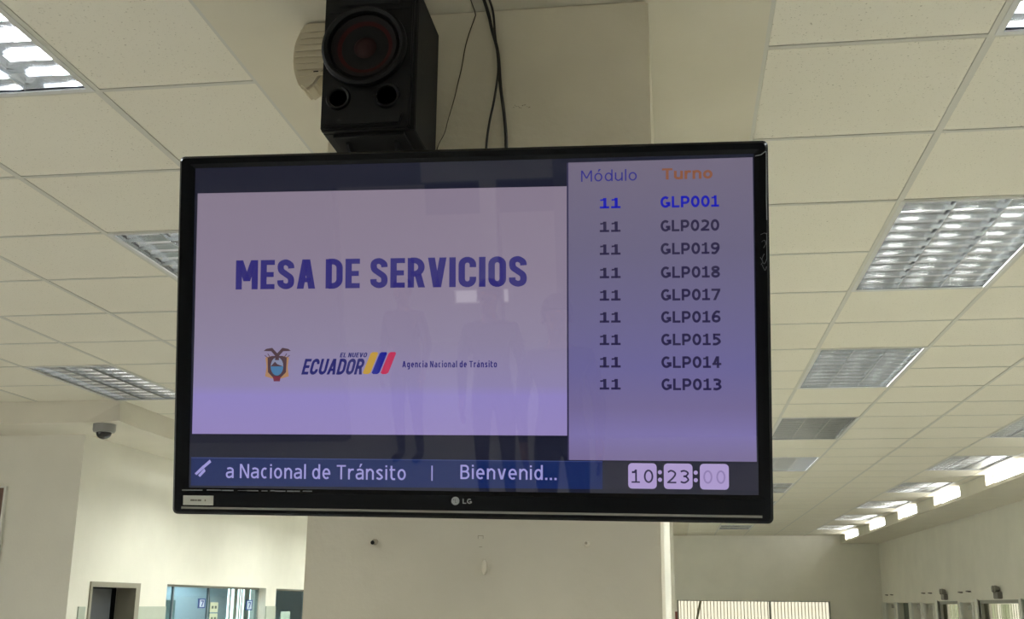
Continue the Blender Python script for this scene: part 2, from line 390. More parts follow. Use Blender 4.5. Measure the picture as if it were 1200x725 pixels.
def screen_mat(name, stops, refl=True, rough=.02):
    """lit display: emission colour varies down the panel (rolling flicker bands and reflected haze painted in)"""
    m = bpy.data.materials.new(name); m.use_nodes = True; nt = m.node_tree; b = nt.nodes['Principled BSDF']; L = nt.links.new
    b.inputs['Base Color'].default_value = (.012, .012, .016, 1); b.inputs['Roughness'].default_value = rough
    b.inputs['Emission Strength'].default_value = 1; b.inputs['Specular IOR Level'].default_value = .5
    if len(stops) == 1: b.inputs['Emission Color'].default_value = (*lin(stops[0][1]), 1)
    else:
        tc = nt.nodes.new('ShaderNodeTexCoord'); sp = nt.nodes.new('ShaderNodeSeparateXYZ'); mr = nt.nodes.new('ShaderNodeMapRange')
        mr.inputs[1].default_value = -.30; mr.inputs[2].default_value = .33
        r = nt.nodes.new('ShaderNodeValToRGB'); L(tc.outputs['Object'], sp.inputs[0]); L(sp.outputs[2], mr.inputs[0]); L(mr.outputs[0], r.inputs[0])
        while len(r.color_ramp.elements) < len(stops): r.color_ramp.elements.new(.5)
        for e, (p, c) in zip(r.color_ramp.elements, sorted(((v+.30)/.63, c) for v, c in stops)): e.position = p; e.color = (*lin(c), 1)
        L(r.outputs[0], b.inputs['Emission Color'])
    MT[name] = m; return m
K_bg = screen_mat('display_dark', [(0, (20, 22, 40))])
K_video = screen_mat('display_video', [(.28, (132, 120, 138)), (.10, (134, 122, 144)), (-.02, (138, 128, 156)), (-.10, (140, 130, 172)), (-.12, (142, 130, 190)), (-.20, (146, 132, 186))])  # video and table gradients paint in reflected haze and flicker bands
K_table = screen_mat('display_table', [(.32, (112, 104, 124)), (.15, (104, 98, 126)), (.02, (104, 98, 138)), (-.07, (104, 98, 148)), (-.14, (112, 102, 146)), (-.19, (122, 112, 166)), (-.23, (118, 106, 148))])
K_blue = screen_mat('display_ticker_blue', [(0, (10, 32, 86))])
K_line = screen_mat('display_edge', [(0, (52, 66, 118))])
K_navy = screen_mat('display_navy', [(0, (44, 38, 112))])
K_navy2 = screen_mat('display_navy_dark', [(0, (34, 34, 104))])
K_tblue = screen_mat('display_blue_text', [(0, (22, 26, 168))])
K_mod = screen_mat('display_violet_text', [(0, (46, 44, 128))])
K_orange = screen_mat('display_orange_text', [(0, (132, 84, 62))])
K_txt = screen_mat('display_dark_text', [(.25, (44, 38, 66)), (-.1, (34, 28, 70))])
K_tick = screen_mat('display_ticker_text', [(0, (150, 146, 204))])
K_clock = screen_mat('display_clock_tile', [(0, (168, 150, 200))])
K_clk2 = screen_mat('display_clock_dark', [(0, (36, 28, 66))])
K_clk3 = screen_mat('display_clock_faint', [(0, (138, 120, 172))])
K_yel = screen_mat('display_yellow', [(0, (184, 146, 58))]); K_b = screen_mat('display_bar_blue', [(0, (24, 30, 136))]); K_red = screen_mat('display_red', [(0, (184, 44, 84))])
K_brown = screen_mat('display_brown', [(0, (76, 56, 64))]); K_teal = screen_mat('display_teal', [(0, (70, 116, 156))]); K_sky = screen_mat('display_sky', [(0, (128, 134, 160))]); K_gold = screen_mat('display_gold', [(0, (166, 126, 92))])
SD = .0045
obj('display', (lambda b: (b.faces.new([b.verts.new(p) for p in rect(U0, U1, V0, V1, SD)]), b)[1])(bmesh.new()), K_bg, tv)
def flat(name, pts, m, d=1, parent=tv):
    bm = bmesh.new(); y = SD-.0007*d
    bm.faces.new([bm.verts.new((p[0], y, p[1])) for p in pts]); me_o = obj(name, bm, m, parent)
    p = me_o.data.polygons[0]
    if p.normal.y > 0: me_o.data.flip_normals()
    return me_o
def R4(u0, u1, v0, v1): return [(u0, v0), (u1, v0), (u1, v1), (u0, v1)]
def RR(u0, u1, v0, v1, r): return [(p[0], p[2]) for p in rect(u0, u1, v0, v1, 0, r)]
# lettering built from pen strokes: cap height 1, stroke weight t, glyph width w
def cr(pts, sub=5):
    P = [Vector((p[0], p[1], 0)) for p in pts]; return [(q.x, q.y) for q in smooth_path(P, sub)]
def arc(cx, cy, rx, ry, a0, a1, n=9): return [(cx+rx*cos(radians(a0+(a1-a0)*k/n)), cy+ry*sin(radians(a0+(a1-a0)*k/n))) for k in range(n+1)]
def glyph(ch, t, W, R):
    """returns width, strokes [(points, closed)], polygons; R = 'round' or 'tall' bowls"""
    s, q = [], []
    def box_(x0, x1, y0, y1): q.append([(x0, y0), (x1, y0), (x1, y1), (x0, y1)])
    def dia(xa, ya, xb, yb, h): q.append([(xa-h/2, ya), (xa+h/2, ya), (xb+h/2, yb), (xb-h/2, yb)])
    def bowl(w, top, bot=0, x=0):
        x0, x1, y0, y1 = x+t/2, x+w-t/2, bot+t*.45, top-t*.45; rx = (x1-x0)/2; ry = (y1-y0)/2 if R == 'round' else min(rx, (y1-y0)/2)
        return (x0+x1)/2, rx, ry, y0, y1
    def oval(w, top, bot=0, x=0):
        m, rx, ry, y0, y1 = bowl(w, top, bot, x); s.append((arc(m, y1-ry, rx, ry, 0, 180)+arc(m, y0+ry, rx, ry, 180, 360), True))
    X = .76; u = ch.upper() == ch
    wid = {'M': 1.22, 'I': 0, 'E': .88, 'L': .86, 'V': 1.04, 'A': 1.06, 'T': 1.0, 'D': 1.04, 'O': 1.1, 'N': 1.04, 'G': 1.1, 'U': 1.02, '1': .86, 'J': .7,
           'i': 0, 'l': 0, 't': .62, 'r': .62, 'm': 1.3, 's': .76, 'c': .76, 'a': .84, 'á': .84, 'n': .86, 'u': .86, 'o': .9, 'ó': .9, 'd': .88, 'g': .88, 'e': .88, 'v': .88}.get(ch, .96)
    if R == 'tall' and u: wid = {'M': 1.32, 'V': 1.06, 'A': 1.08, 'I': 0, 'E': .84, 'L': .8}.get(ch, 1.0)
    w = max(W*wid, t); h = t*1.08; th = t*.88
    if ch == ' ': return W*.45, [], []
    if ch == '|': box_(0, t, -.22, 1.05); return t, s, q
    if ch == '.': box_(0, t*1.15, 0, t*1.15); return t*1.15, s, q
    if ch == 'I':
        if R == 'round' and False: pass
        box_(0, t, 0, 1)
    elif ch == 'l': box_(0, t, 0, 1.04)
    elif ch == 'i': box_(0, t, 0, X); box_(0, t, .88, .88+t)
    elif ch == 'M': box_(0, t, 0, 1); box_(w-t, w, 0, 1); dia(t*.62, 1, w/2, .28, h); dia(w-t*.62, 1, w/2, .28, h)
    elif ch == 'N': box_(0, t, 0, 1); box_(w-t, w, 0, 1); dia(t*.6, 1, w-t*.6, 0, h)
    elif ch == 'E': box_(0, t, 0, 1); box_(t, w, 0, th); box_(t, w, 1-th, 1); box_(t, w*.93, .5-th/2, .5+th/2)
    elif ch == 'L': box_(0, t, 0, 1); box_(t, w, 0, th)
    elif ch == 'T': box_(0, w, 1-th, 1); box_(w/2-t/2, w/2+t/2, 0, 1-th)
    elif ch == 'A': dia(h/2, 0, w/2-h*.08, 1, h); dia(w-h/2, 0, w/2+h*.08, 1, h); box_(w*.24, w*.76, .22, .22+th*.9)
    elif ch == 'V': dia(w/2-h*.08, 0, h/2, 1, h); dia(w/2+h*.08, 0, w-h/2, 1, h)
    elif ch == 'v': dia(w/2-h*.08, 0, h/2, X, h); dia(w/2+h*.08, 0, w-h/2, X, h)
    elif ch == 'O' or ch == '0': oval(w, 1)
    elif ch == 'U':
        m, rx, ry, y0, y1 = bowl(w, 1); ry = min(ry, rx*1.0); s.append(([(t/2, 1), (t/2, y0+ry)]+arc(m, y0+ry, rx, ry, 180, 360)[1:-1]+[(w-t/2, y0+ry), (w-t/2, 1)], False))
    elif ch in 'CG':
        m, rx, ry, y0, y1 = bowl(w, 1)
        if R == 'tall': P = [(w-t/2, .66), (w-t/2, y1-ry)]+arc(m, y1-ry, rx, ry, 0, 180)+arc(m, y0+ry, rx, ry, 180, 360)+([(w-t/2, .34)] if ch == 'C' else [(w-t/2, .5)])
        else: P = arc(m, y1-ry, rx, ry, 48, 180)+arc(m, y0+ry, rx, ry, 180, 312 if ch == 'C' else 326)
        s.append((P, False))
        if ch == 'G': box_(w-t, w, .12, .5); box_(w*.54, w-t*.5, .5-th, .5)
    elif ch in 'DBPR':
        box_(0, t, 0, 1)
        def lobe(y0, y1, x1):
            ry = (y1-y0)/2 if R == 'round' else min((y1-y0)/2, w*.42); rx = min(ry*1.0, x1-t*.6) if R != 'round' else min((y1-y0)/2, x1-t)
            xc = x1-rx; s.append(([(t/2, y1), (xc, y1)]+arc(xc, y1-ry, rx, ry, 90, 0)[1:]+arc(xc, y0+ry, rx, ry, 0, -90)+[(t/2, y0)], False))
        if ch == 'D': lobe(th/2, 1-th/2, w-t/2)
        elif ch == 'B': lobe(.53, 1-th/2, w*.93-t/2); lobe(th/2, .53, w-t/2)
        elif ch == 'P': lobe(.40, 1-th/2, w-t/2)
        else: lobe(.46, 1-th/2, w*.97-t/2); dia(w-h*.5, 0, w*.58, .46, h)
    elif ch == 'S': s.append((cr([(w-t*.5, .70), (w-t*.62, .82), (w*.5, 1-t*.45), (t*.6, .84), (t*.62, .64), (w*.5, .51), (w-t*.58, .37), (w-t*.6, .16), (w*.5, t*.45), (t*.6, .17), (t*.5, .30)]), False))
    elif ch == 's':
        s.append((cr([(w-t*.4, .62), (w*.5, X-t*.45), (t*.55, .57), (w*.5, .39), (w-t*.55, .19), (w*.5, t*.45), (t*.3, .13)]), False))
    elif ch in 'oó':
        oval(w, X)
    elif ch == 'c':
        m, rx, ry, y0, y1 = bowl(w, X); s.append((arc(m+rx*.1, y1-ry, rx*1.1, ry, 55, 180)+arc(m+rx*.1, y0+ry, rx*1.1, ry, 180, 305), False))
    elif ch == 'd': oval(w-t*.1, X); box_(w-t, w, 0, 1.04)
    elif ch == 'g': oval(w-t*.1, X, .02); s.append(([(w-t/2, X), (w-t/2, -.08)]+arc(w*.5, -.08, w*.5-t/2, .15, 0, -130), False))
    elif ch == 'e':
        m, rx, ry, y0, y1 = bowl(w, X); ry = (y1-y0)/2; s.append(([(t*.5, X*.5), (w-t*.5, X*.5)]+arc(m, y0+ry, rx, ry, 0, 310, 18), False))
    elif ch in 'aá':
        box_(w-t, w, 0, .5); s.append((cr([(w-t/2, .42), (w-t*.7, .62), (w*.48, X-t*.45), (t*.6, .65)]), False)); s.append((cr([(w-t/2, .42), (w*.55, .42), (t*.5, .34), (t*.5, .13), (w*.42, t*.42), (w-t*.6, .16)]), False))
    elif ch == 'n': box_(0, t, 0, X); s.append((cr([(t*.5, .5), (w*.35, .67), (w*.62, X-t*.45), (w-t*.55, .55), (w-t*.5, .40), (w-t*.5, 0)], 4), False))
    elif ch == 'u': box_(w-t, w, 0, X); s.append((cr([(t*.5, X), (t*.5, .38), (t*.55, .2), (w*.4, t*.45), (w*.68, .12), (w-t*.5, .28)], 4), False))
    elif ch == 'r': box_(0, t, 0, X); s.append((cr([(t*.5, .44), (w*.45, .66), (w, X-t*.5)], 4), False))
    elif ch == 't': box_(w*.5-t, w*.5, .15, .98); box_(0, w, X-th, X); s.append((cr([(w*.5-t/2, .2), (w*.55, t*.5), (w, t*.45)], 4), False))
    elif ch == '1':
        box_(w/2-t/2+w*.04, w/2+t/2+w*.04, 0, 1); box_(0, w, 0, th); q.append([(w*.05, .72), (w/2, .72+th*.2), (w/2, 1), (w/2-t*.35, 1), (w*.30, .88), (w*.05, .88)])
    elif ch == '2': s.append((cr([(t*.5, .82), (w*.45, 1-t*.45), (w-t*.6, .76), (w*.72, .46), (t*.55, th*.6)]), False)); box_(0, w, 0, th)
    elif ch == '3': s.append((cr([(t*.4, .88), (w*.5, 1-t*.45), (w-t*.7, .77), (w*.62, .54), (w*.36, .53)]), False)); s.append((cr([(w*.36, .53), (w*.62, .52), (w-t*.55, .27), (w*.5, t*.45), (t*.3, .12)]), False))
    elif ch == '4': box_(w*.62-t/2, w*.62+t/2, 0, 1); box_(0, w, .24, .24+th); dia(h*.55, .30, w*.60-h*.1, 1, h)
    elif ch == '5': box_(t*.5, w*.92, 1-th, 1); box_(t*.4, t*1.3, .48, 1); s.append((cr([(t*.6, .55), (w*.5, .60), (w-t*.55, .32), (w*.5, t*.45), (t*.3, .10)]), False))
    elif ch in '69':
        P = cr([(w*.92, 1-t*.5), (w*.5, .92), (t*.6, .58), (t*.5, .32)]); Q = arc(w/2, .32, w/2-t/2, .32-t*.45, 180, 540, 20)
        if ch == '9': P = [(w-a, 1-b) for a, b in P]; Q = [(w-a, 1-b) for a, b in Q]
        s.append((P, False)); s.append((Q, True))
    elif ch == '7': box_(0, w, 1-th, 1); dia(w*.34, 0, w-h*.55, 1-th, h)
    elif ch == '8': s.append((arc(w/2, .28, w/2-t/2, .28-t*.4, 0, 360, 20)[:-1], True)); s.append((arc(w/2, .76, w/2-t*.62, .24-t*.4, 0, 360, 20)[:-1], True))
    if ch in 'óá': q.append([(w*.42, .86), (w*.58, .86), (w*.82, 1.10), (w*.56, 1.10)])
    return w, s, q
def text(name, st, u0, u1, v0, v1, m, t=.2, W=.7, R='round', shear=0, gap=.16, d=2, parent=tv, place=None, **kw):
    """v0 = baseline, v1 = cap height; the word is spread between u0 and u1"""
    bm = bmesh.new(); x = 0; faces = []
    for ch in st:
        w, ss, qq = glyph(ch, t, W, R)
        for P, closed in ss:
            P = [p for i, p in enumerate(P) if i == 0 or abs(p[0]-P[i-1][0])+abs(p[1]-P[i-1][1]) > 1e-4]
            if closed and abs(P[0][0]-P[-1][0])+abs(P[0][1]-P[-1][1]) < 1e-4: P = P[:-1]
            n = len(P); L, Rr = [], []
            for i, p in enumerate(P):
                a = P[i-1] if (i or closed) else p; b = P[(i+1) % n] if (i < n-1 or closed) else p
                d1 = Vector((p[0]-a[0], p[1]-a[1])); d2 = Vector((b[0]-p[0], b[1]-p[1]))
                if d1.length < 1e-6: d1 = d2
                if d2.length < 1e-6: d2 = d1
                d1.normalize(); d2.normalize(); tt = (d1+d2); tt = tt.normalized() if tt.length > 1e-6 else d1
                nn = Vector((-tt.y, tt.x)); k = min(1.6, 1/max(.3, nn.dot(Vector((-d1.y, d1.x))))) * t*.5
                L.append((p[0]+nn.x*k, p[1]+nn.y*k)); Rr.append((p[0]-nn.x*k, p[1]-nn.y*k))
            for i in range(n if closed else n-1):
                j = (i+1) % n; faces.append([(x+c[0], c[1]) for c in (L[i], Rr[i], Rr[j], L[j])])
        for Q in qq: faces.append([(x+c[0], c[1]) for c in Q])
        x += w + (gap*W if ch != ' ' else 0)
    ax = min(p[0] for f in faces for p in f); ex = max(p[0] for f in faces for p in f)
    def put(p):
        u = u0+(p[0]-ax)/(ex-ax)*(u1-u0) + shear*(v1-v0)*(p[1]-.5); q = v0+p[1]*(v1-v0)
        return (u, SD-.0007*d, q) if place is None else place(u, q)
    for f in faces:
        try: bm.faces.new([bm.verts.new(put(p)) for p in f])
        except ValueError: pass
    me = bpy.data.meshes.new(name)
    for f in bm.faces:
        f.normal_update()
        ref = Vector((0, -1, 0)) if place is None or abs(place(0, 1)[1]-place(0, 0)[1]) + abs(place(1, 0)[1]-place(0, 0)[1]) < .5 else Vector((1, 0, 0))
        if f.normal.dot(ref) < 0: f.normal_flip()
    bm.to_mesh(me); bm.free(); me.materials.append(m)
    o = bpy.data.objects.new(name, me); C.objects.link(o); o.parent = parent; return o
vp = flat('video_panel', [(-.5285, -.1938), (.1955, -.1925), (.1959, .2708), (-.5270, .2732)], K_video)
tp = flat('table_panel', [(.1985, -.237), (.5369, -.2369), (.5372, .3165), (.1990, .3153)], K_table)
flat('panel_divider', R4(.1960, .1988, -.237, .3150), screen_mat('display_divider', [(0, (48, 44, 76))]), 1.5)
tk = flat('ticker_bar', [(-.5290, -.2925), (.2602, -.2893), (.2603, -.2385), (-.5292, -.2396)], K_blue)
flat('ticker_edge', R4(-.529, .2602, -.2402, -.2386), K_line, 1.4); 
text('headline', 'MESA DE SERVICIOS', -.446, .1208, .0840, .1404, K_navy, t=.195, W=.53, R='tall', gap=.16)
text('small_caption', 'Agencia Nacional de Tránsito', -.1155, .0648, -.0668, -.0548, K_navy, t=.17, W=.56, R='tall', gap=.28)
text('wordmark', 'ECUADOR', -.3085, -.1900, -.0800, -.0502, K_navy2, t=.20, W=.62, R='tall', shear=.26, gap=.13)
text('wordmark_top_line', 'EL NUEVO', -.2360, -.1840, -.0475, -.0388, K_navy2, t=.2, W=.6, R='tall', shear=.26, gap=.18)
for n, u, k in (('yellow_bar', -.1929, K_yel), ('blue_bar', -.1755, K_b), ('red_bar', -.1582, K_red)):
    P = [(u+.004, -.0793), (u+.0115, -.0793), (u+.0160, -.0765), (u+.0305, -.0405), (u+.029, -.0378), (u+.0200, -.0378), (u+.0160, -.0402), (u+.0008, -.0770)]
    flat(n, P, k, 2)
# coat of arms: condor, flags, oval shield, fasces
cx, cz = -.3605, -.0655
flat('flag_gold', [(cx-.0235, cz+.018), (cx-.012, cz+.021), (cx+.012, cz+.021), (cx+.0235, cz+.018), (cx+.021, cz), (cx+.0235, cz-.018), (cx+.010, cz-.022), (cx-.010, cz-.022), (cx-.0235, cz-.018), (cx-.021, cz)], K_gold, 1.6)
flat('flag_brown', [(cx-.019, cz+.018), (cx-.010, cz+.021), (cx+.010, cz+.021), (cx+.019, cz+.018), (cx+.018, cz-.010), (cx+.008, cz-.020), (cx-.008, cz-.020), (cx-.018, cz-.010)], K_brown, 2)
flat('shield_sky', [(cx+.0125*cos(a), cz+.001+.0175*sin(a)) for a in [2*pi*k/20 for k in range(20)]], K_sky, 2.4)
flat('shield_river', [(cx+.0125*cos(a), cz+.001+.0175*sin(a)) for a in [pi+pi*k/10 for k in range(11)]], K_teal, 2.8)
flat('shield_mountain', [(cx-.0125, cz+.001), (cx-.004, cz+.010), (cx+.001, cz+.005), (cx+.0125, cz+.001)], K_brown, 3.1)
flat('condor_wing', [(cx, cz+.017), (cx-.012, cz+.030), (cx-.027, cz+.0305), (cx-.022, cz+.0345), (cx-.010, cz+.0365), (cx, cz+.026)], K_brown, 2.6)
flat('condor_wing', [(cx, cz+.017), (cx, cz+.026), (cx+.010, cz+.0365), (cx+.022, cz+.0345), (cx+.027, cz+.0305), (cx+.012, cz+.030)], K_brown, 2.6)
flat('condor_body', [(cx-.004, cz+.013), (cx+.004, cz+.013), (cx+.003, cz+.026), (cx-.003, cz+.027)], K_brown, 2.9)
flat('fasces', [(cx-.006, cz-.0275), (cx+.006, cz-.0275), (cx+.008, cz-.018), (cx-.008, cz-.018)], screen_mat('display_maroon', [(0, (110, 40, 60))]), 2.6)
for s in (-1, 1):
    for k in range(2): flat('flag_pole', [(cx+s*(.012+.004*k), cz+.016), (cx+s*(.0132+.004*k), cz+.016), (cx+s*(.0195+.006*k), cz+.025-.003*k), (cx+s*(.0180+.006*k), cz+.0255-.003*k)], K_brown, 2.2)
# table
text('column_title', 'Módulo', .2228, .3262, .2785, .2995, K_mod, t=.115, W=.74, gap=.25)
text('column_title', 'Turno', .3725, .4645, .2790, .2998, K_orange, t=.21, W=.80, gap=.14)
rows = [('001', .2372), ('020', .1930), ('019', .1505), ('018', .1070), ('017', .0655), ('016', .0248), ('015', -.0165), ('014', -.0578), ('013', -.0982)]
for i, (s, v) in enumerate(rows):
    k = K_tblue if i == 0 else K_txt
    text('counter_number', '11', .2574-.0002*i, .2958-.0002*i, v-.0097, v+.0097, k, t=.23, W=.82, gap=.18)
    text('turn_number', 'GLP'+s, .3692-.0001*i, .4756+.0001*i, v-.0106, v+.0104, k, t=.215, W=.80, gap=.15)
# ticker
text('ticker_text', 'a Nacional de Tránsito', -.4588, -.1072, -.2772, -.2505, K_tick, t=.13, W=.66, gap=.25)
text('ticker_text', '|', -.0585, -.0560, -.2730, -.2510, K_tick, t=.1)
text('ticker_text', 'Bienvenid...', -.0035, .1760, -.2738, -.2478, K_tick, t=.13, W=.66, gap=.25)
for a, b, c in ((-.5215, -.2695, .020), (-.5125, -.2610, .024), (-.5145, -.2730, .015)):
    flat('ticker_emblem', [(a, b), (a+.004, b-.003), (a+c, b+c*.55), (a+c-.003, b+c*.55+.005)], K_tick, 2)
flat('clock_strip', R4(.2604, .5369, -.2893, -.2395), screen_mat('display_strip', [(0, (24, 24, 44))]), .6)
for u0, s, k in ((.3068, '10', K_clk2), (.3712, '23', K_clk2), (.4358, '00', K_clk3)):
    flat('clock_tile', RR(u0, u0+.0515, -.2875, -.2415, .007), K_clock, 1)
    text('clock_digits', s, u0+.006, u0+.0455, -.2770, -.2530, k, t=.13, W=.72, gap=.4)
for u in (.3642, .4284):
    for v in (-.2575, -.2710): flat('clock_colon', [(u+.0038*cos(a), v+.0038*sin(a)) for a in [2*pi*k/12 for k in range(12)]], K_clock, 1.2)
# marks on the bezel
def bez(u, q, d=-.0006): return (u, d, q)
M_silver = mat('silver_strip', (142, 140, 132), .35, metal=.3)
box('silver_strip', (-.545, .545, -.0012, .002, -.3362, -.3322), M_silver, tv)
box('sticker', (-.5417, -.4816, -.0010, .001, -.3290, -.3112), mat('sticker_paper', (196, 196, 186), .6), tv)
bm = bmesh.new()
for u, l in ((-.527, .0085), (-.5178, .0038), (-.5128, .0075), (-.4985, .0022)): bx(bm, u, u+l, -.0013, -.0008, -.3215, -.3182)
obj('sticker_print', bm, mat('sticker_ink', (104, 102, 90), .6), tv)
M_logo = mat('logo_grey', (150, 152, 150), .4)
bm = bmesh.new(); lathe(bm, [(.0075, .001), (.0075, -.0006)], 24, 'y', (-.0122, 0, -.3141)); obj('logo_disc', bm, M_logo, tv)
M_logod = mat('logo_dark', (70, 72, 74), .4)
bm = bmesh.new()
for a, b, c, d in ((-.0128, -.0120, -.3175, -.3105), (-.0120, -.0098, -.3175, -.3167)): bx(bm, a, b, -.0009, 0, c, d)
lathe(bm, [(.0010, 0), (.0010, -.0009)], 10, 'y', (-.0152, 0, -.3118))
obj('logo_face', bm, M_logod, tv)
text('logo_letters', 'LG', .0015, .0188, -.3188, -.3096, M_logo, t=.2, W=.8, place=lambda u, q: (u, -.0008, q))
M_smear = mat('dried_smear', (120, 122, 124), .5)
bm = bmesh.new(); x = -.545
while x < -.30:
    l = random.uniform(.008, .03); z = -.3005+random.uniform(-.0006, .0006); t = random.uniform(.0003, .0011)
    bx(bm, x, x+l, -.0006+.0008, .0022, z-t, z+t); x += l+random.uniform(.0, .012)
obj('smear', bm, M_smear, tv)
bm = bmesh.new()
tube(bm, [(.5415, -.0004, .3180), (.552, -.0006, .3200), (.5600, -.0004, .326)], .0009, 5)
tube(bm, [(.5612, .0, .326), (.5610, -.0004, .29), (.5602, .0, .24), (.5606, .0, .20)], .0006, 5)
obj('scratch', bm, M_smear, tv)
bm = bmesh.new()
for P in ([(.549, .173), (.556, .176), (.5605, .174)], [(.560, .176), (.5597, .15), (.5595, .128)], [(.551, .160), (.556, .163), (.558, .156), (.554, .149)], [(.5595, .128), (.555, .120), (.551, .128), (.555, .138)], [(.551, .118), (.556, .108), (.559, .115)], [(.548, .132), (.552, .124), (.549, .118)]):
    tube(bm, smooth_path([(a, .0, b) for a, b in P], 4), .0005, 5)
obj('scratch', bm, mat('scratch_grey', (88, 90, 92), .6), tv)
# ------------------------------------------------------------------ bracket behind the television
mb = thing('wall_bracket', 'black steel bracket holding the television off the pillar', 'bracket', (-.40, 2.44, Z+.55))
bm = bmesh.new(); bx(bm, -.22, .22, -.012, -.002, -.12, .12); obj('wall_plate', bm, M_dark, mb, bevel=.002)
for s in (-.13, .13):
    bm = bmesh.new(); tube(bm, [(s, -.01, .02), (s, -.18, .0), (s, -.295, -.02)], .014, 10); obj('arm', bm, M_dark, mb, smooth=True)
bm = bmesh.new(); 
for s in (-.13, .13): bx(bm, s-.02, s+.02, -.315, -.295, -.10, .08)
obj('tv_rail', bm, M_dark, mb)

# ------------------------------------------------------------------ loudspeaker
sp = thing('loudspeaker', 'black box loudspeaker with dark red woofer standing above the television', 'loudspeaker', (-.648, 2.2, Z+1.0))
M_spk = mat('speaker_vinyl', (14, 15, 16), .6, spec=.25, noise=.1, nscale=60); M_spf = mat('speaker_front', (8, 9, 12), .5, spec=.2)
bm = bmesh.new(); bx(bm, -.098, .110, .014, .228, .0, .345); obj('cabinet', bm, M_spk, sp, bevel=.002)
bm = bmesh.new()
P = [(-.100, .012), (-.094, .0), (.088, .0), (.098, .012), (.103, .345), (-.104, .345)]
prism(bm, [(-.100, .004), (-.096, .0), (.094, .0), (.100, .006), (.103, .345), (-.104, .345)], 'y', -.004, .014); obj('front_panel', bm, M_spf, sp, bevel=.003)
bm = bmesh.new(); prism(bm, [(-.092, .008), (.082, .008), (.086, .034), (-.094, .034)], 'y', -.012, -.002); obj('lower_lip', bm, M_spf, sp, bevel=.003)
bm = bmesh.new(); prism(bm, [(-.094, .288), (.094, .288), (.094, .293), (-.094, .293)], 'y', -.008, -.002); obj('trim_bar', bm, M_dark, sp, bevel=.0012)
wc = (-.006, 0, .197)
bm = bmesh.new(); lathe(bm, [(.094, .0), (.098, -.010), (.096, -.020), (.090, -.024), (.083, -.020), (.080, -.008)], 48, 'y', wc); bmesh.ops.delete(bm, geom=[f for f in bm.faces if len(f.verts) > 4], context='FACES'); obj('woofer_ring', bm, M_spf, sp, smooth=True)
bm = bmesh.new(); lathe(bm, [(.081, -.007), (.074, -.013), (.066, -.008), (.030, .010-.006), (.028, .005)], 48, 'y', wc); bmesh.ops.delete(bm, geom=[f for f in bm.faces if len(f.verts) > 4], context='FACES')
wf = obj('woofer_cone', bm, mat('cone_dark_red', (48, 13, 12), .85, spec=.15), sp, smooth=True)
bm = bmesh.new(); lathe(bm, [(.083, -.0065), (.074, -.0145), (.063, -.008)], 48, 'y', wc); bmesh.ops.delete(bm, geom=[f for f in bm.faces if len(f.verts) > 4], context='FACES'); obj('surround', bm, mat('rubber', (16, 12, 13), .7, spec=.2), sp, smooth=True)
bm = bmesh.new(); lathe(bm, [(.030, .004), (.026, -.004), (.016, -.010), (.004, -.012)], 32, 'y', wc); obj('dust_cap', bm, mat('cap_red', (34, 10, 11), .6, spec=.2), sp, smooth=True)
for x, r in ((-.062, .021), (.049, .023)):
    c = (x, 0, .077)
    bm = bmesh.new(); lathe(bm, [(r+.008, -.003), (r+.005, -.010), (r, -.009), (r-.003, .0), (r-.004, .010)], 32, 'y', c); bmesh.ops.delete(bm, geom=[f for f in bm.faces if len(f.verts) > 4], context='FACES')
    pr = obj('port_ring', bm, M_spf, sp, smooth=True)
    bm = bmesh.new(); lathe(bm, [(r-.002, -.0046), (.0005, -.0046)], 32, 'y', c); obj('port_hole', bm, mat('void_black', (3, 3, 4), .95), pr)
bm = bmesh.new(); bx(bm, -.07, .07, -.0095, -.004, .300, .338); obj('tweeter_grille', bm, M_dark, sp, bevel=.002)
# shelf bracket that carries the loudspeaker
sh = thing('shelf_bracket', 'thin black steel shelf on the pillar under the loudspeaker', 'bracket', (-.648, 2.44, Z+.992))
bm = bmesh.new(); bx(bm, -.075, .085, -.225, -.001, 0, .007); obj('shelf_plate', bm, M_dark, sh)
for s in (-.05, .06):
    bm = bmesh.new(); prism(bm, [(-.001, -.001), (-.2, -.001), (-.2, -.006), (-.001, -.15)], 'x', s-.003, s+.003); obj('gusset', bm, M_dark, sh)

# ------------------------------------------------------------------ small things on the pillar
M_cable = mat('cable_black', (30, 28, 22), .5)
yc = 2.432
def cable(name, pts, r, label, m=M_cable, grp=None):
    bm = bmesh.new(); tube(bm, smooth_path(pts, 8), r, 8); o = obj(name, bm, m, smooth=True); return tag(o, label, 'cable', grp)
cable('cable', [(-.43, 2.20, H-.008), (-.42, 2.36, H-.009), (-.416, 2.432, H-.02), (-.408, 2.433, Z+1.358), (-.391, 2.430, Z+1.288), (-.383, 2.426, Z+1.198), (-.372, 2.43, Z+1.109), (-.368, 2.431, Z+1.03), (-.37, 2.425, Z+.86)], .0042, 'thicker black cable hanging down the pillar, right strand of a crossed pair')
cable('cable', [(-.41, 2.20, H-.008), (-.407, 2.35, H-.009), (-.403, 2.416, H-.02), (-.397, 2.416, Z+1.335), (-.387, 2.412, Z+1.243), (-.395, 2.414, Z+1.165), (-.409, 2.424, Z+1.10), (-.417, 2.432, Z+1.03), (-.42, 2.425, Z+.86)], .0030, 'thinner black cable crossing the thick one and bending left down pillar')
cable('wire', [(-.455, 2.25, H-.005), (-.452, 2.40, H-.005), (-.450, 2.437, H-.012), (-.452, 2.437, Z+1.39), (-.466, 2.437, Z+1.345), (-.474, 2.437, Z+1.31), (-.481, 2.4365, Z+1.26), (-.490, 2.437, Z+1.216), (-.497, 2.437, Z+1.18), (-.512, 2.437, Z+1.12), (-.519, 2.437, Z+1.09), (-.536, 2.4365, Z+1.05), (-.54, 2.434, Z+1.0)], .0013, 'thin brown wire running down the pillar to the loudspeaker', mat('wire_brown', (70, 60, 40), .6))
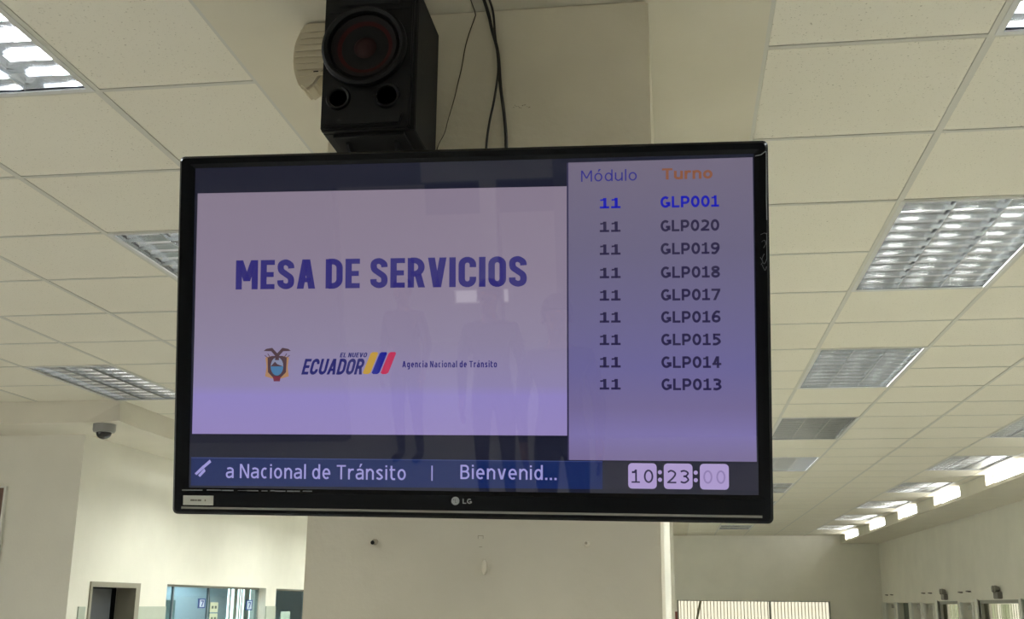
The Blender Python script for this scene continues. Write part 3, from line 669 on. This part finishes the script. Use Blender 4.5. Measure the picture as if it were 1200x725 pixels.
# old anchors and scuffs under and over the television
M_anchor = mat('old_anchor', (150, 140, 118), .6); M_scuff = mat('scuff', (150, 142, 120), .8); M_void = mat('hole', (24, 20, 14), .9)
a1 = thing('wall_anchor', 'left metal bolt anchor with dark hole in the pillar below the television', 'anchor', (-.654, 2.44, Z+.126))
bm = bmesh.new(); lathe(bm, [(.007, 0), (.006, -.008), (.004, -.009)], 12, 'y', (.003, 0, .002)); obj('sleeve', bm, M_anchor, a1, smooth=True)
bm = bmesh.new(); lathe(bm, [(.0045, -.0095), (.0003, -.0097)], 12, 'y', (-.0005, 0, 0)); obj('bolt_hole', bm, M_void, a1)
a2 = thing('wall_anchor', 'right painted-over bolt anchor in the pillar below the television', 'anchor', (-.185, 2.44, Z+.125))
bm = bmesh.new(); lathe(bm, [(.0075, 0), (.006, -.006), (.003, -.007)], 12, 'y'); obj('sleeve', bm, M_pillar, a2, smooth=True)
bm = bmesh.new(); lathe(bm, [(.003, -.0072), (.0003, -.0073)], 10, 'y', (-.001, 0, .001)); obj('bolt_hole', bm, M_anchor, a2)
bm = bmesh.new()
lathe(bm, [(.006, 0), (.0065, -.004), (.0055, -.008), (.002, -.009)], 12, 'y'); 
for v in bm.verts: v.co.z *= 2.6
tag(obj('wall_plug', bm, M_pillar, smooth=True), 'small oblong plug painted over, middle of pillar under the television', 'plug').location = (-.406, 2.44, Z+.076)
bm = bmesh.new(); 
for a, b, c, d in ((-.006, .006, .0, .0012), (-.006, -.005, -.006, 0), (.005, .006, -.006, 0), (-.003, .004, -.024, -.0228)): bx(bm, a, b, -.0008, .0, c, d)
tag(obj('scuff_mark', bm, M_scuff), 'faint square scuff above the plug under the television', 'mark').location = (-.416, 2.44, Z+.141)
bm = bmesh.new()
for k in range(12): 
    x = -.022+.0036*k+random.uniform(-.001, .001); z = .003*sin(k*1.1)+random.uniform(-.002, .002); l = random.uniform(.001, .003); bx(bm, x, x+l, -.0006, 0, z, z+random.uniform(.0008, .002))
tag(obj('scuff_mark', bm, mat('scuff_dark', (110, 104, 80), .8)), 'dark smudge high on the pillar right of the hanging cables', 'mark').location = (-.332, 2.44, Z+1.149)
# ribbed siren box tucked between ceiling and pillar
hn = thing('alarm_siren', 'cream ribbed alarm housing on left side of pillar behind the loudspeaker', 'alarm', (-.81, 2.475, Z+1.222))
M_horn = mat('horn_plastic', (196, 186, 160), .55)
prof = [(0, .07), (-.029, .042), (-.041, .017), (-.065, .001), (-.082, .014), (-.091, .033), (-.101, .065), (-.104, .095), (-.101, .135), (-.090, .165), (-.077, .188), (0, .188)]
bm = bmesh.new(); prism(bm, prof, 'y', -.035, .035); obj('housing', bm, M_horn, hn, bevel=.006, seg=2)
for k in range(8):
    z = .040+.017*k; l = .080+.016*min(1, (z-.03)/.05)-(.012 if z > .14 else 0)
    bm = bmesh.new(); bx(bm, -l, -.02, -.040, -.034, z, z+.007); o = obj('rib', bm, M_horn, hn); 
bm = bmesh.new(); bx(bm, -.046, -.034, -.0368, -.034, .046, .052); obj('slot', bm, M_void, hn)
# dome camera under the bulkhead
dc = thing('dome_camera', 'small grey dome camera with dark bubble under the left bulkhead corner', 'camera', (-4.16, 7.73, ZS))
bm = bmesh.new(); lathe(bm, [(.082, 0), (.082, -.045), (.074, -.060), (.05, -.062)], 32, 'z'); obj('base', bm, mat('camera_grey', (132, 132, 128), .4), dc, smooth=True)
bm = bmesh.new(); lathe(bm, [(.056, -.058)] + [(.056*cos(a), -.062-.050*sin(a)) for a in [pi/2*k/8 for k in range(1, 9)]], 32, 'z'); obj('bubble', bm, mat('bubble_dark', (28, 26, 26), .1), dc, smooth=True)

# ------------------------------------------------------------------ left wall things
pc = thing('framed_picture', 'brown picture in a thin white frame cut by the left edge', 'picture', (-5.635, YA, Z+.35))
bm = bmesh.new(); bx(bm, -.44, .44, -.02, -.004, -.45, .49); obj('canvas', bm, mat('picture_brown', (112, 84, 66), .5, noise=.35, nscale=5), pc)
bm = bmesh.new()
for b in ((-.48, -.44, -.5, .5), (.44, .458, -.5, .5)): bx(bm, b[0], b[1], -.03, 0, b[2]-.0, b[3]+.002)
for b in ((-.44, .44, -.5, -.45), (-.44, .44, .49, .502)): bx(bm, b[0], b[1], -.03, 0, b[2], b[3])
obj('frame', bm, M_white, pc)
bm = bmesh.new(); bx(bm, -.44, .44, -.023, -.02, -.45, .20); obj('lower_field', bm, mat('picture_tan', (150, 124, 96), .5, noise=.2, nscale=4), pc)
# doorway: metal frame, dark door standing open inside
dr = struct(box('door_1', (XB-.17, XB-.12, DOOR[0]+.04, DOOR[1]-.20, .005, DOOR[3]-.05), mat('door_dark', (52, 56, 60), .45, noise=.1, nscale=3)))
bm = bmesh.new(); m = .05
for b in ((DOOR[0], DOOR[0]+.03, 0, DOOR[3]), (DOOR[1]-.03, DOOR[1]+.05, 0, DOOR[3]), (DOOR[0]+.03, DOOR[1]-.03, DOOR[3]-.04, DOOR[3])): bx(bm, XB-.16, XB+.014, *b)
obj('door_frame', bm, mat('door_frame_metal', (150, 146, 132), .4, metal=.3), dr)
bm = bmesh.new(); tube(bm, [(XB-.12, 9.02, 1.02), (XB-.08, 9.02, 1.02), (XB-.08, 8.92, 1.02)], .01); obj('door_handle', bm, M_alu, dr)
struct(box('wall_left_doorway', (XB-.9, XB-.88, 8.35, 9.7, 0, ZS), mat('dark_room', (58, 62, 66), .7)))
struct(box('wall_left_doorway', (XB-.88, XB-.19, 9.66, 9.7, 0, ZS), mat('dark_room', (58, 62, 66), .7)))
# rooms behind the interior windows
M_room = mat('room_blue_white', (176, 192, 204), .7)
wall('wall_left_office', M_room, 'x', XB-1.94, XB-1.90, 9.7, 19.5, 0, Z+1.1, [(16.1, 17.35, Z-1.0, Z+.20)])
struct(box('ceiling', (XB-1.94, XB-.18, 9.7, 19.5, Z+1.12, Z+1.16), M_room))
struct(box('wall_left_office', (XB-1.9, XB-.18, 9.70, 9.74, 0, Z+1.1), M_room))
struct(box('wall_left_office', (XB-1.9, XB-.18, 19.46, 19.5, 0, Z+1.1), M_room))
G1 = glass('tinted_glass', (.78, .90, .94))
def glazing(name, W, mull):
    g = struct(box(name, (XB-.10, XB-.092, W[0]+.02, W[1]-.02, W[2]+.02, W[3]-.02), G1))
    bm = bmesh.new()
    for y in mull: bx(bm, XB-.106, XB-.086, y-.012, y+.012, W[2]+.02, W[3]-.02)
    obj('mullion', bm, mat('mullion_grey', (104, 120, 128), .4), g)
    bm = bmesh.new()
    for b in ((W[0], W[0]+.02, W[2], W[3]), (W[1]-.02, W[1], W[2], W[3]), (W[0]+.02, W[1]-.02, W[3]-.02, W[3]), (W[0]+.02, W[1]-.02, W[2], W[2]+.02)): bx(bm, XB-.12, XB-.08, *b)
    obj('window_frame', bm, M_frame, g)
    return g
g1 = glazing('window_1', W1, (10.27, 11.10)); g2 = glazing('window_2', W2, ())
def yplate(name, y0, y1, z0, z1, x, m, parent=None, t=.01): return box(name, (x-t, x, y0, y1, z0, z1), m, parent)
tag(yplate('door_panel', 9.99, 10.26, .3, Z-.032, XB-.25, mat('brown_panel', (106, 84, 74), .6)), 'brown board behind the left pane of the corridor window', 'board')
tag(yplate('paper_sheet', 9.945, 10.05, Z-.35, Z-.12, XB-.11, mat('beige_sheet', (196, 176, 160), .6)), 'beige sheet at the lower left corner of the corridor window', 'sheet')
tag(yplate('partition_screen', 10.30, 10.80, .5, Z+.0, XB-.30, mat('teal_screen', (112, 142, 144), .5)), 'teal grey partition behind the middle pane of the corridor window', 'partition')
M_signb = mat('sign_blue', (34, 70, 140), .4); M_signw = mat('sign_white', (200, 214, 224), .5)
def sign7(y0, y1, z0, z1, label, ch='7'):
    t = thing('number_sign', label, 'sign', (XB-.088, (y0+y1)/2, (z0+z1)/2)); hy, hz = (y1-y0)/2, (z1-z0)/2
    box('panel', (0, .004, -hy, hy, -hz, hz), M_signb, t)
    box('face', (.004, .006, -hy+.03, hy-.03, -hz+.012, hz-.012), M_signw, t)
    if ch: text('numeral', ch, -hy*.42, hy*.42, -hz*.6, hz*.6, M_signb, t=.22, parent=t, place=lambda u, q: (.008, u, q))
sign7(10.85, 11.02, Z-.075, Z+.018, 'small blue and white number 7 sign on the corridor glass')
sign7(12.13, 12.32, Z-.10, Z+.01, 'blurred blue number sign on glass over the bright blinds')
for k, z in enumerate((Z-.115, Z-.225)):
    t = thing('notice_card', 'pale notice card with two small marks, %s of the pair on the glass' % ('upper', 'lower')[k], 'card', (XB-.088, 11.25, z+.05), 'notice cards')
    box('card', (0, .004, -.10, .10, -.05, .047), mat('card_cream', (196, 206, 180), .6), t)
    for y in (-.04, .04): box('mark', (.004, .006, y-.022, y+.022, -.015, .012), mat('card_ink', (96, 110, 100), .6), t)
# bright blinds seen through the corridor glass: daylight from the rooms behind
M_blind = mat('blind_cream', (214, 214, 190), .6)
def blinds(name, pts, label, z0, z1, wdt, m, parent=None):
    bm = bmesh.new()
    for (x, y, a) in pts:
        dx, dy = wdt/2*cos(a), wdt/2*sin(a)
        prism(bm, [(x-dx-.002*sin(a), y-dy+.002*cos(a)), (x+dx-.002*sin(a), y+dy+.002*cos(a)), (x+dx+.002*sin(a), y+dy-.002*cos(a)), (x-dx+.002*sin(a), y-dy-.002*cos(a))], 'z', z0, z1)
    o = obj(name, bm, m, parent)
    if parent is None: tag(o, label, 'blinds')
    return stuff(o)
vb = thing('vertical_blinds', 'bright cream vertical blinds behind the corridor window glass', 'blinds', (XB-1.86, 16.1, 0))
for y0, wd in ((0, .04), (.17, .12), (.37, .03), (.46, .03), (.58, .20), (.90, .08), (1.05, .20)):
    box('slat', (-.012, 0, y0, y0+wd, Z-1.0, Z+.19), M_blind, vb)
box('head_rail', (-.03, .01, -.05, 1.27, Z+.185, Z+.21), mat('rail_green', (70, 90, 70), .5), vb)
place_light(XB-1.5, 10.6, HI, 'added ceiling light brightening the office behind the corridor window', 'added office ceiling lights').location.z = Z+1.02  # unseen lamps added to light the office
place_light(XB-1.5, 13.6, HI, 'added ceiling light brightening the office behind the corridor window', 'added office ceiling lights').location.z = Z+1.02
bm = bmesh.new(); prism(bm, [(12.10, Z-.9), (12.16, Z-.9), (11.98, Z+.12), (11.92, Z+.12)], 'x', XB-.46, XB-.45)
tag(obj('slanting_strip', bm, mat('stem_grey', (92, 112, 108), .6)), 'grey green slanting strip in front of the bright blinds behind glass', 'strip')
tag(yplate('notice_card', 13.28, 13.62, Z-.4, Z-.12, XB-.088, mat('card_green', (168, 192, 180), .6), t=.004), 'pale green card on the right-hand corridor glass beside the pillar', 'card')
for z0, z1 in ((Z-.11, Z-.04), (Z-.2, Z-.13)):
    bm = bmesh.new()
    for k in range(3): bx(bm, XB-.091, XB-.087, 12.95+.05*k, 12.99+.05*k, z0+.008*k, z1)
    tag(obj('sticker_mark', bm, mat('blue_sticker', (60, 92, 140), .5)), ('upper' if z0 > Z-.12 else 'lower')+' blue sticker at the left of the glass beside the pillar', 'sticker')

# ------------------------------------------------------------------ far window with vertical blinds
wn = struct(box('window_3', (.05, 3.10, YF+.10, YF+.106, Z-.94, Z+.09), glass('clear_glass', (.52, .51, .46))))
bm = bmesh.new()
for b in ((.03, .06, Z-.95, Z+.10), (3.09, 3.117, Z-.95, Z+.10), (.06, 3.09, Z+.085, Z+.10), (.06, 3.09, Z-.95, Z-.93), (1.895, 1.935, Z-.93, Z+.085)): bx(bm, b[0], b[1], YF+.02, YF+.12, b[2], b[3])
obj('window_frame', bm, M_frame, wn)
M_fb = mat('far_blind_tan', (214, 206, 172), .6)  # plain tan slats of the far window
pts = []
x = .10
while x < 3.08: 
    if not (1.88 < x < 1.95): pts.append((x, YF+.06, radians(random.uniform(18, 34))))
    x += .068
blinds('vertical_blinds', pts, 'bright cream vertical blinds in the wide window of the far wall', Z-.93, Z+.083, .015, M_fb)
bm = bmesh.new(); prism(bm, [(.33, Z-.6), (.37, Z-.6), (.535, Z+.083), (.485, Z+.083)], 'y', YF+.012, YF+.018)
tag(obj('cord_strip', bm, mat('strip_grey', (128, 124, 96), .6)), 'slanting dark strip across the left of the far window blinds', 'strip')
tag(box('wall_fire_sign', (-.012, .02, 16.58, 16.596, Z-.35, Z-.09), mat('sign_maroon', (110, 52, 36), .5)), 'narrow brown red sign edge on the far white pillar', 'sign')

# ------------------------------------------------------------------ right wall windows and niches
M_rb = mat('green_blind', (178, 194, 160), .6)
M_dg = mat('dark_green_glass', (92, 108, 96), .15)
n = 20
for i, (a, b, t, kind) in enumerate(RW):
    n += 1; z0, z1 = Z-.95, Z+t
    if kind == 'niche':
        o = struct(box('window_%d' % n, (XR+.14, XR+.16, a, b, z0, z1), M_white))
        box('grey_box', (XR+.06, XR+.14, a+(b-a)*.3, a+(b-a)*.8, z1-.10, z1-.03), M_frame, o)
    elif kind == 'dark': o = struct(box('window_%d' % n, (XR+.10, XR+.115, a, b, z0, z1), M_dg))
    else:
        o = struct(box('window_%d' % n, (XR+.06, XR+.066, a+.05, b-.05, z0+.03, z1-.04), MT['clear_glass']))
        bmf = bmesh.new()
        for q in ((a, a+.05, z0, z1), (b-.05, b, z0, z1), (a+.05, b-.05, z1-.045, z1), (a+.05, b-.05, z0, z0+.03)): bx(bmf, XR+.02, XR+.12, *q)
        obj('window_frame', bmf, M_frame, o)
        pts = []; y = a+.1
        while y < b-.08: pts.append((XR+.16, y, radians(60+random.uniform(-10, 10)))); y += .11
        bl = blinds('vertical_blinds', pts, 'x', z0+.02, z1-.05, .07, M_rb, None)
        tag(bl, 'pale green vertical blinds in the %s right-wall window' % ('smaller' if kind == 'blind' else ('wide second' if a > 14.7 else 'nearest')), 'blinds')
    if kind != 'wide' and kind != 'blind':
        for y in (a, b):
            box('jamb', (XR-.02, XR+.02, y-.03, y+.03, z0, z1+.01), M_white, o)
    else:
        box('jamb', (XR-.02, XR+.02, b, b+.10, z0, z1+.01), M_white, o)
def eml(y, z, label):
    t = thing('emergency_light', label, 'lamp', (XR, y, z), 'emergency lights on the right wall')
    bm = bmesh.new(); bx(bm, -.06, 0, -.11, .11, -.05, .04); obj('case', bm, mat('emergency_grey', (120, 118, 108), .5), t, bevel=.008)
    for s in (-.06, .06):
        bm = bmesh.new(); lathe(bm, [(.03, 0), (.045, -.05), (.04, -.06)], 16, 'x', (-.02, s, .075)); obj('lamp_head', bm, MT['emergency_grey'], t, smooth=True)
eml(18.62, Z+.165, 'small grey twin emergency lamp above the smaller blinds window')
eml(15.62, Z+.165, 'small grey twin emergency lamp above the wide blinds window at right')
for k, (y, z) in enumerate(((17.65, .217), (17.18, .224), (20.21, .229), (19.69, .226), (23.62, .229), (23.1, .229))):
    bm = bmesh.new(); tube(bm, [(XR, y-.08, Z+z), (XR-.03, y-.06, Z+z), (XR-.03, y+.06, Z+z+.005), (XR, y+.08, Z+z+.005)], .010, 6)
    tag(obj('wall_hook', bm, mat('hook_dark', (110, 104, 96), .5)), 'small dark bracket on the right wall above the niches', 'hook', 'small brackets above the niches')

# ------------------------------------------------------------------ people seen as reflections in the display
M_skin = mat('skin', (150, 108, 84), .5); M_hair = mat('hair_dark', (26, 22, 20), .6)
def person(label, loc, rz, h, top, legs):
    t = thing('person', label, 'person', loc, 'people reflected in the television'); t.rotation_euler.z = rz; k = h/1.75
    V, E, Rd = [], [], []
    def v(p, r, par=None):
        V.append(tuple(c*k for c in p)); Rd.append(r*k)
        if par is not None: E.append((par, len(V)-1))
        return len(V)-1
    pel = v((0, 0, .96), .135); sp_ = v((0, .01, 1.14), .118, pel); ch = v((0, 0, 1.33), .14, sp_); nb = v((0, -.01, 1.46), .075, ch); nk = v((0, 0, 1.52), .052, nb)
    hb = v((0, .02, 1.59), .07, nk); hm = v((0, .015, 1.66), .082, hb); v((0, .01, 1.72), .062, hm)
    for s in (-1, 1):
        sh_ = v((s*.175, -.01, 1.41), .062, ch); el = v((s*.235, -.02, 1.13), .044, sh_); wr = v((s*.225, .07, .90), .029, el); pm = v((s*.222, .095, .83), .030, wr)
        for j in range(4):
            x = s*.222; y = .075+.018*j; L = (.065, .078, .074, .055)[3-j]
            a = v((x, y, .79), .0095, pm); b_ = v((x-s*.006, y+.006, .79-L*.55), .0085, a); v((x-s*.02, y+.01, .79-L), .0075, b_)
        a = v((x-s*.012, .125, .84), .011, pm); v((x-s*.018, .145, .795), .0085, a)
        hp = v((s*.09, 0, .88), .095, pel); kn = v((s*.10, .02, .50), .060, hp); an = v((s*.105, -.01, .09), .040, kn); he = v((s*.105, .02, .05), .042, an); v((s*.115, .15, .035), .036, he)
    me = bpy.data.meshes.new('body'); me.from_pydata(V, E, []); o = bpy.data.objects.new('body', me); C.objects.link(o)
    m = o.modifiers.new('s', 'SKIN'); m.use_smooth_shade = True
    for i, r in enumerate(Rd): me.skin_vertices[0].data[i].radius = (r, r)
    me.skin_vertices[0].data[0].use_root = True
    o.modifiers.new('u', 'SUBSURF').levels = 2
    bpy.context.view_layer.update()
    nm = bpy.data.meshes.new_from_object(o.evaluated_get(bpy.context.evaluated_depsgraph_get())); bpy.data.objects.remove(o)
    nm.materials.clear()
    for q in (M_skin, top, legs, M_dark): nm.materials.append(q)
    for p in nm.polygons:
        z = p.center.z/k; x = abs(p.center.x)/k
        p.material_index = 3 if z < .075 else (2 if (z < .93 and x < .19) else (1 if (z < 1.47 and not (x > .19 and z < .92)) else 0)); p.use_smooth = True
    nm.name = 'body'; o = bpy.data.objects.new('body', nm); C.objects.link(o); o.parent = t
    bm = bmesh.new(); bmesh.ops.create_uvsphere(bm, u_segments=20, v_segments=12, radius=1)
    for q in bm.verts:
        q.co = Vector((q.co.x*.093, q.co.y*.104-.012, q.co.z*.105+1.685))
        if q.co.y > .045 and q.co.z < 1.70: q.co.y = .03
        if q.co.z < 1.60: q.co.z = 1.60; q.co.y *= .8; q.co.x *= .85
        q.co *= k
    obj('hair', bm, M_hair, t, smooth=True)
    for s in (-1, 1):
        bm = bmesh.new(); bmesh.ops.create_uvsphere(bm, u_segments=8, v_segments=6, radius=.011*k)
        e = obj('eye', bm, mat('eye_dark', (40, 34, 30), .2), t); e.location = (s*.031*k, .093*k, 1.645*k)
        bm = bmesh.new(); bmesh.ops.create_uvsphere(bm, u_segments=8, v_segments=6, radius=1)
        for q in bm.verts: q.co = Vector((q.co.x*.008, q.co.y*.014, q.co.z*.024))*k
        e = obj('ear', bm, M_skin, t, smooth=True); e.location = (s*.086*k, .005*k, 1.635*k)
    bm = bmesh.new(); prism(bm, [(.085, 1.645), (.112, 1.612), (.09, 1.605)], 'x', -.010, .010)
    for q in bm.verts: q.co *= k
    obj('nose', bm, M_skin, t)
    bm = bmesh.new(); bx(bm, -.022, .022, .078, .093, 1.578, 1.586)
    for q in bm.verts: q.co *= k
    obj('mouth', bm, mat('lips', (120, 70, 62), .5), t)
    return t
c1 = mat('navy_cloth', (30, 34, 48), .8); c2 = mat('grey_cloth', (70, 70, 74), .8); c3 = mat('denim', (44, 52, 72), .8); c4 = mat('maroon_cloth', (72, 40, 44), .8)
person('person in dark clothes, round head silhouetted in the screen under the headline end', (-1.28, -4.5, 0), .1, 1.83, c1, c1)
person('person in dark clothes, larger shadowy silhouette at right edge of the video panel', (-.62, -2.9, 0), -.1, 1.86, c1, c3)
person('standing person whose legs are reflected left of the round head in the screen', (-2.35, -6.2, 0), .3, 1.72, c4, c3)
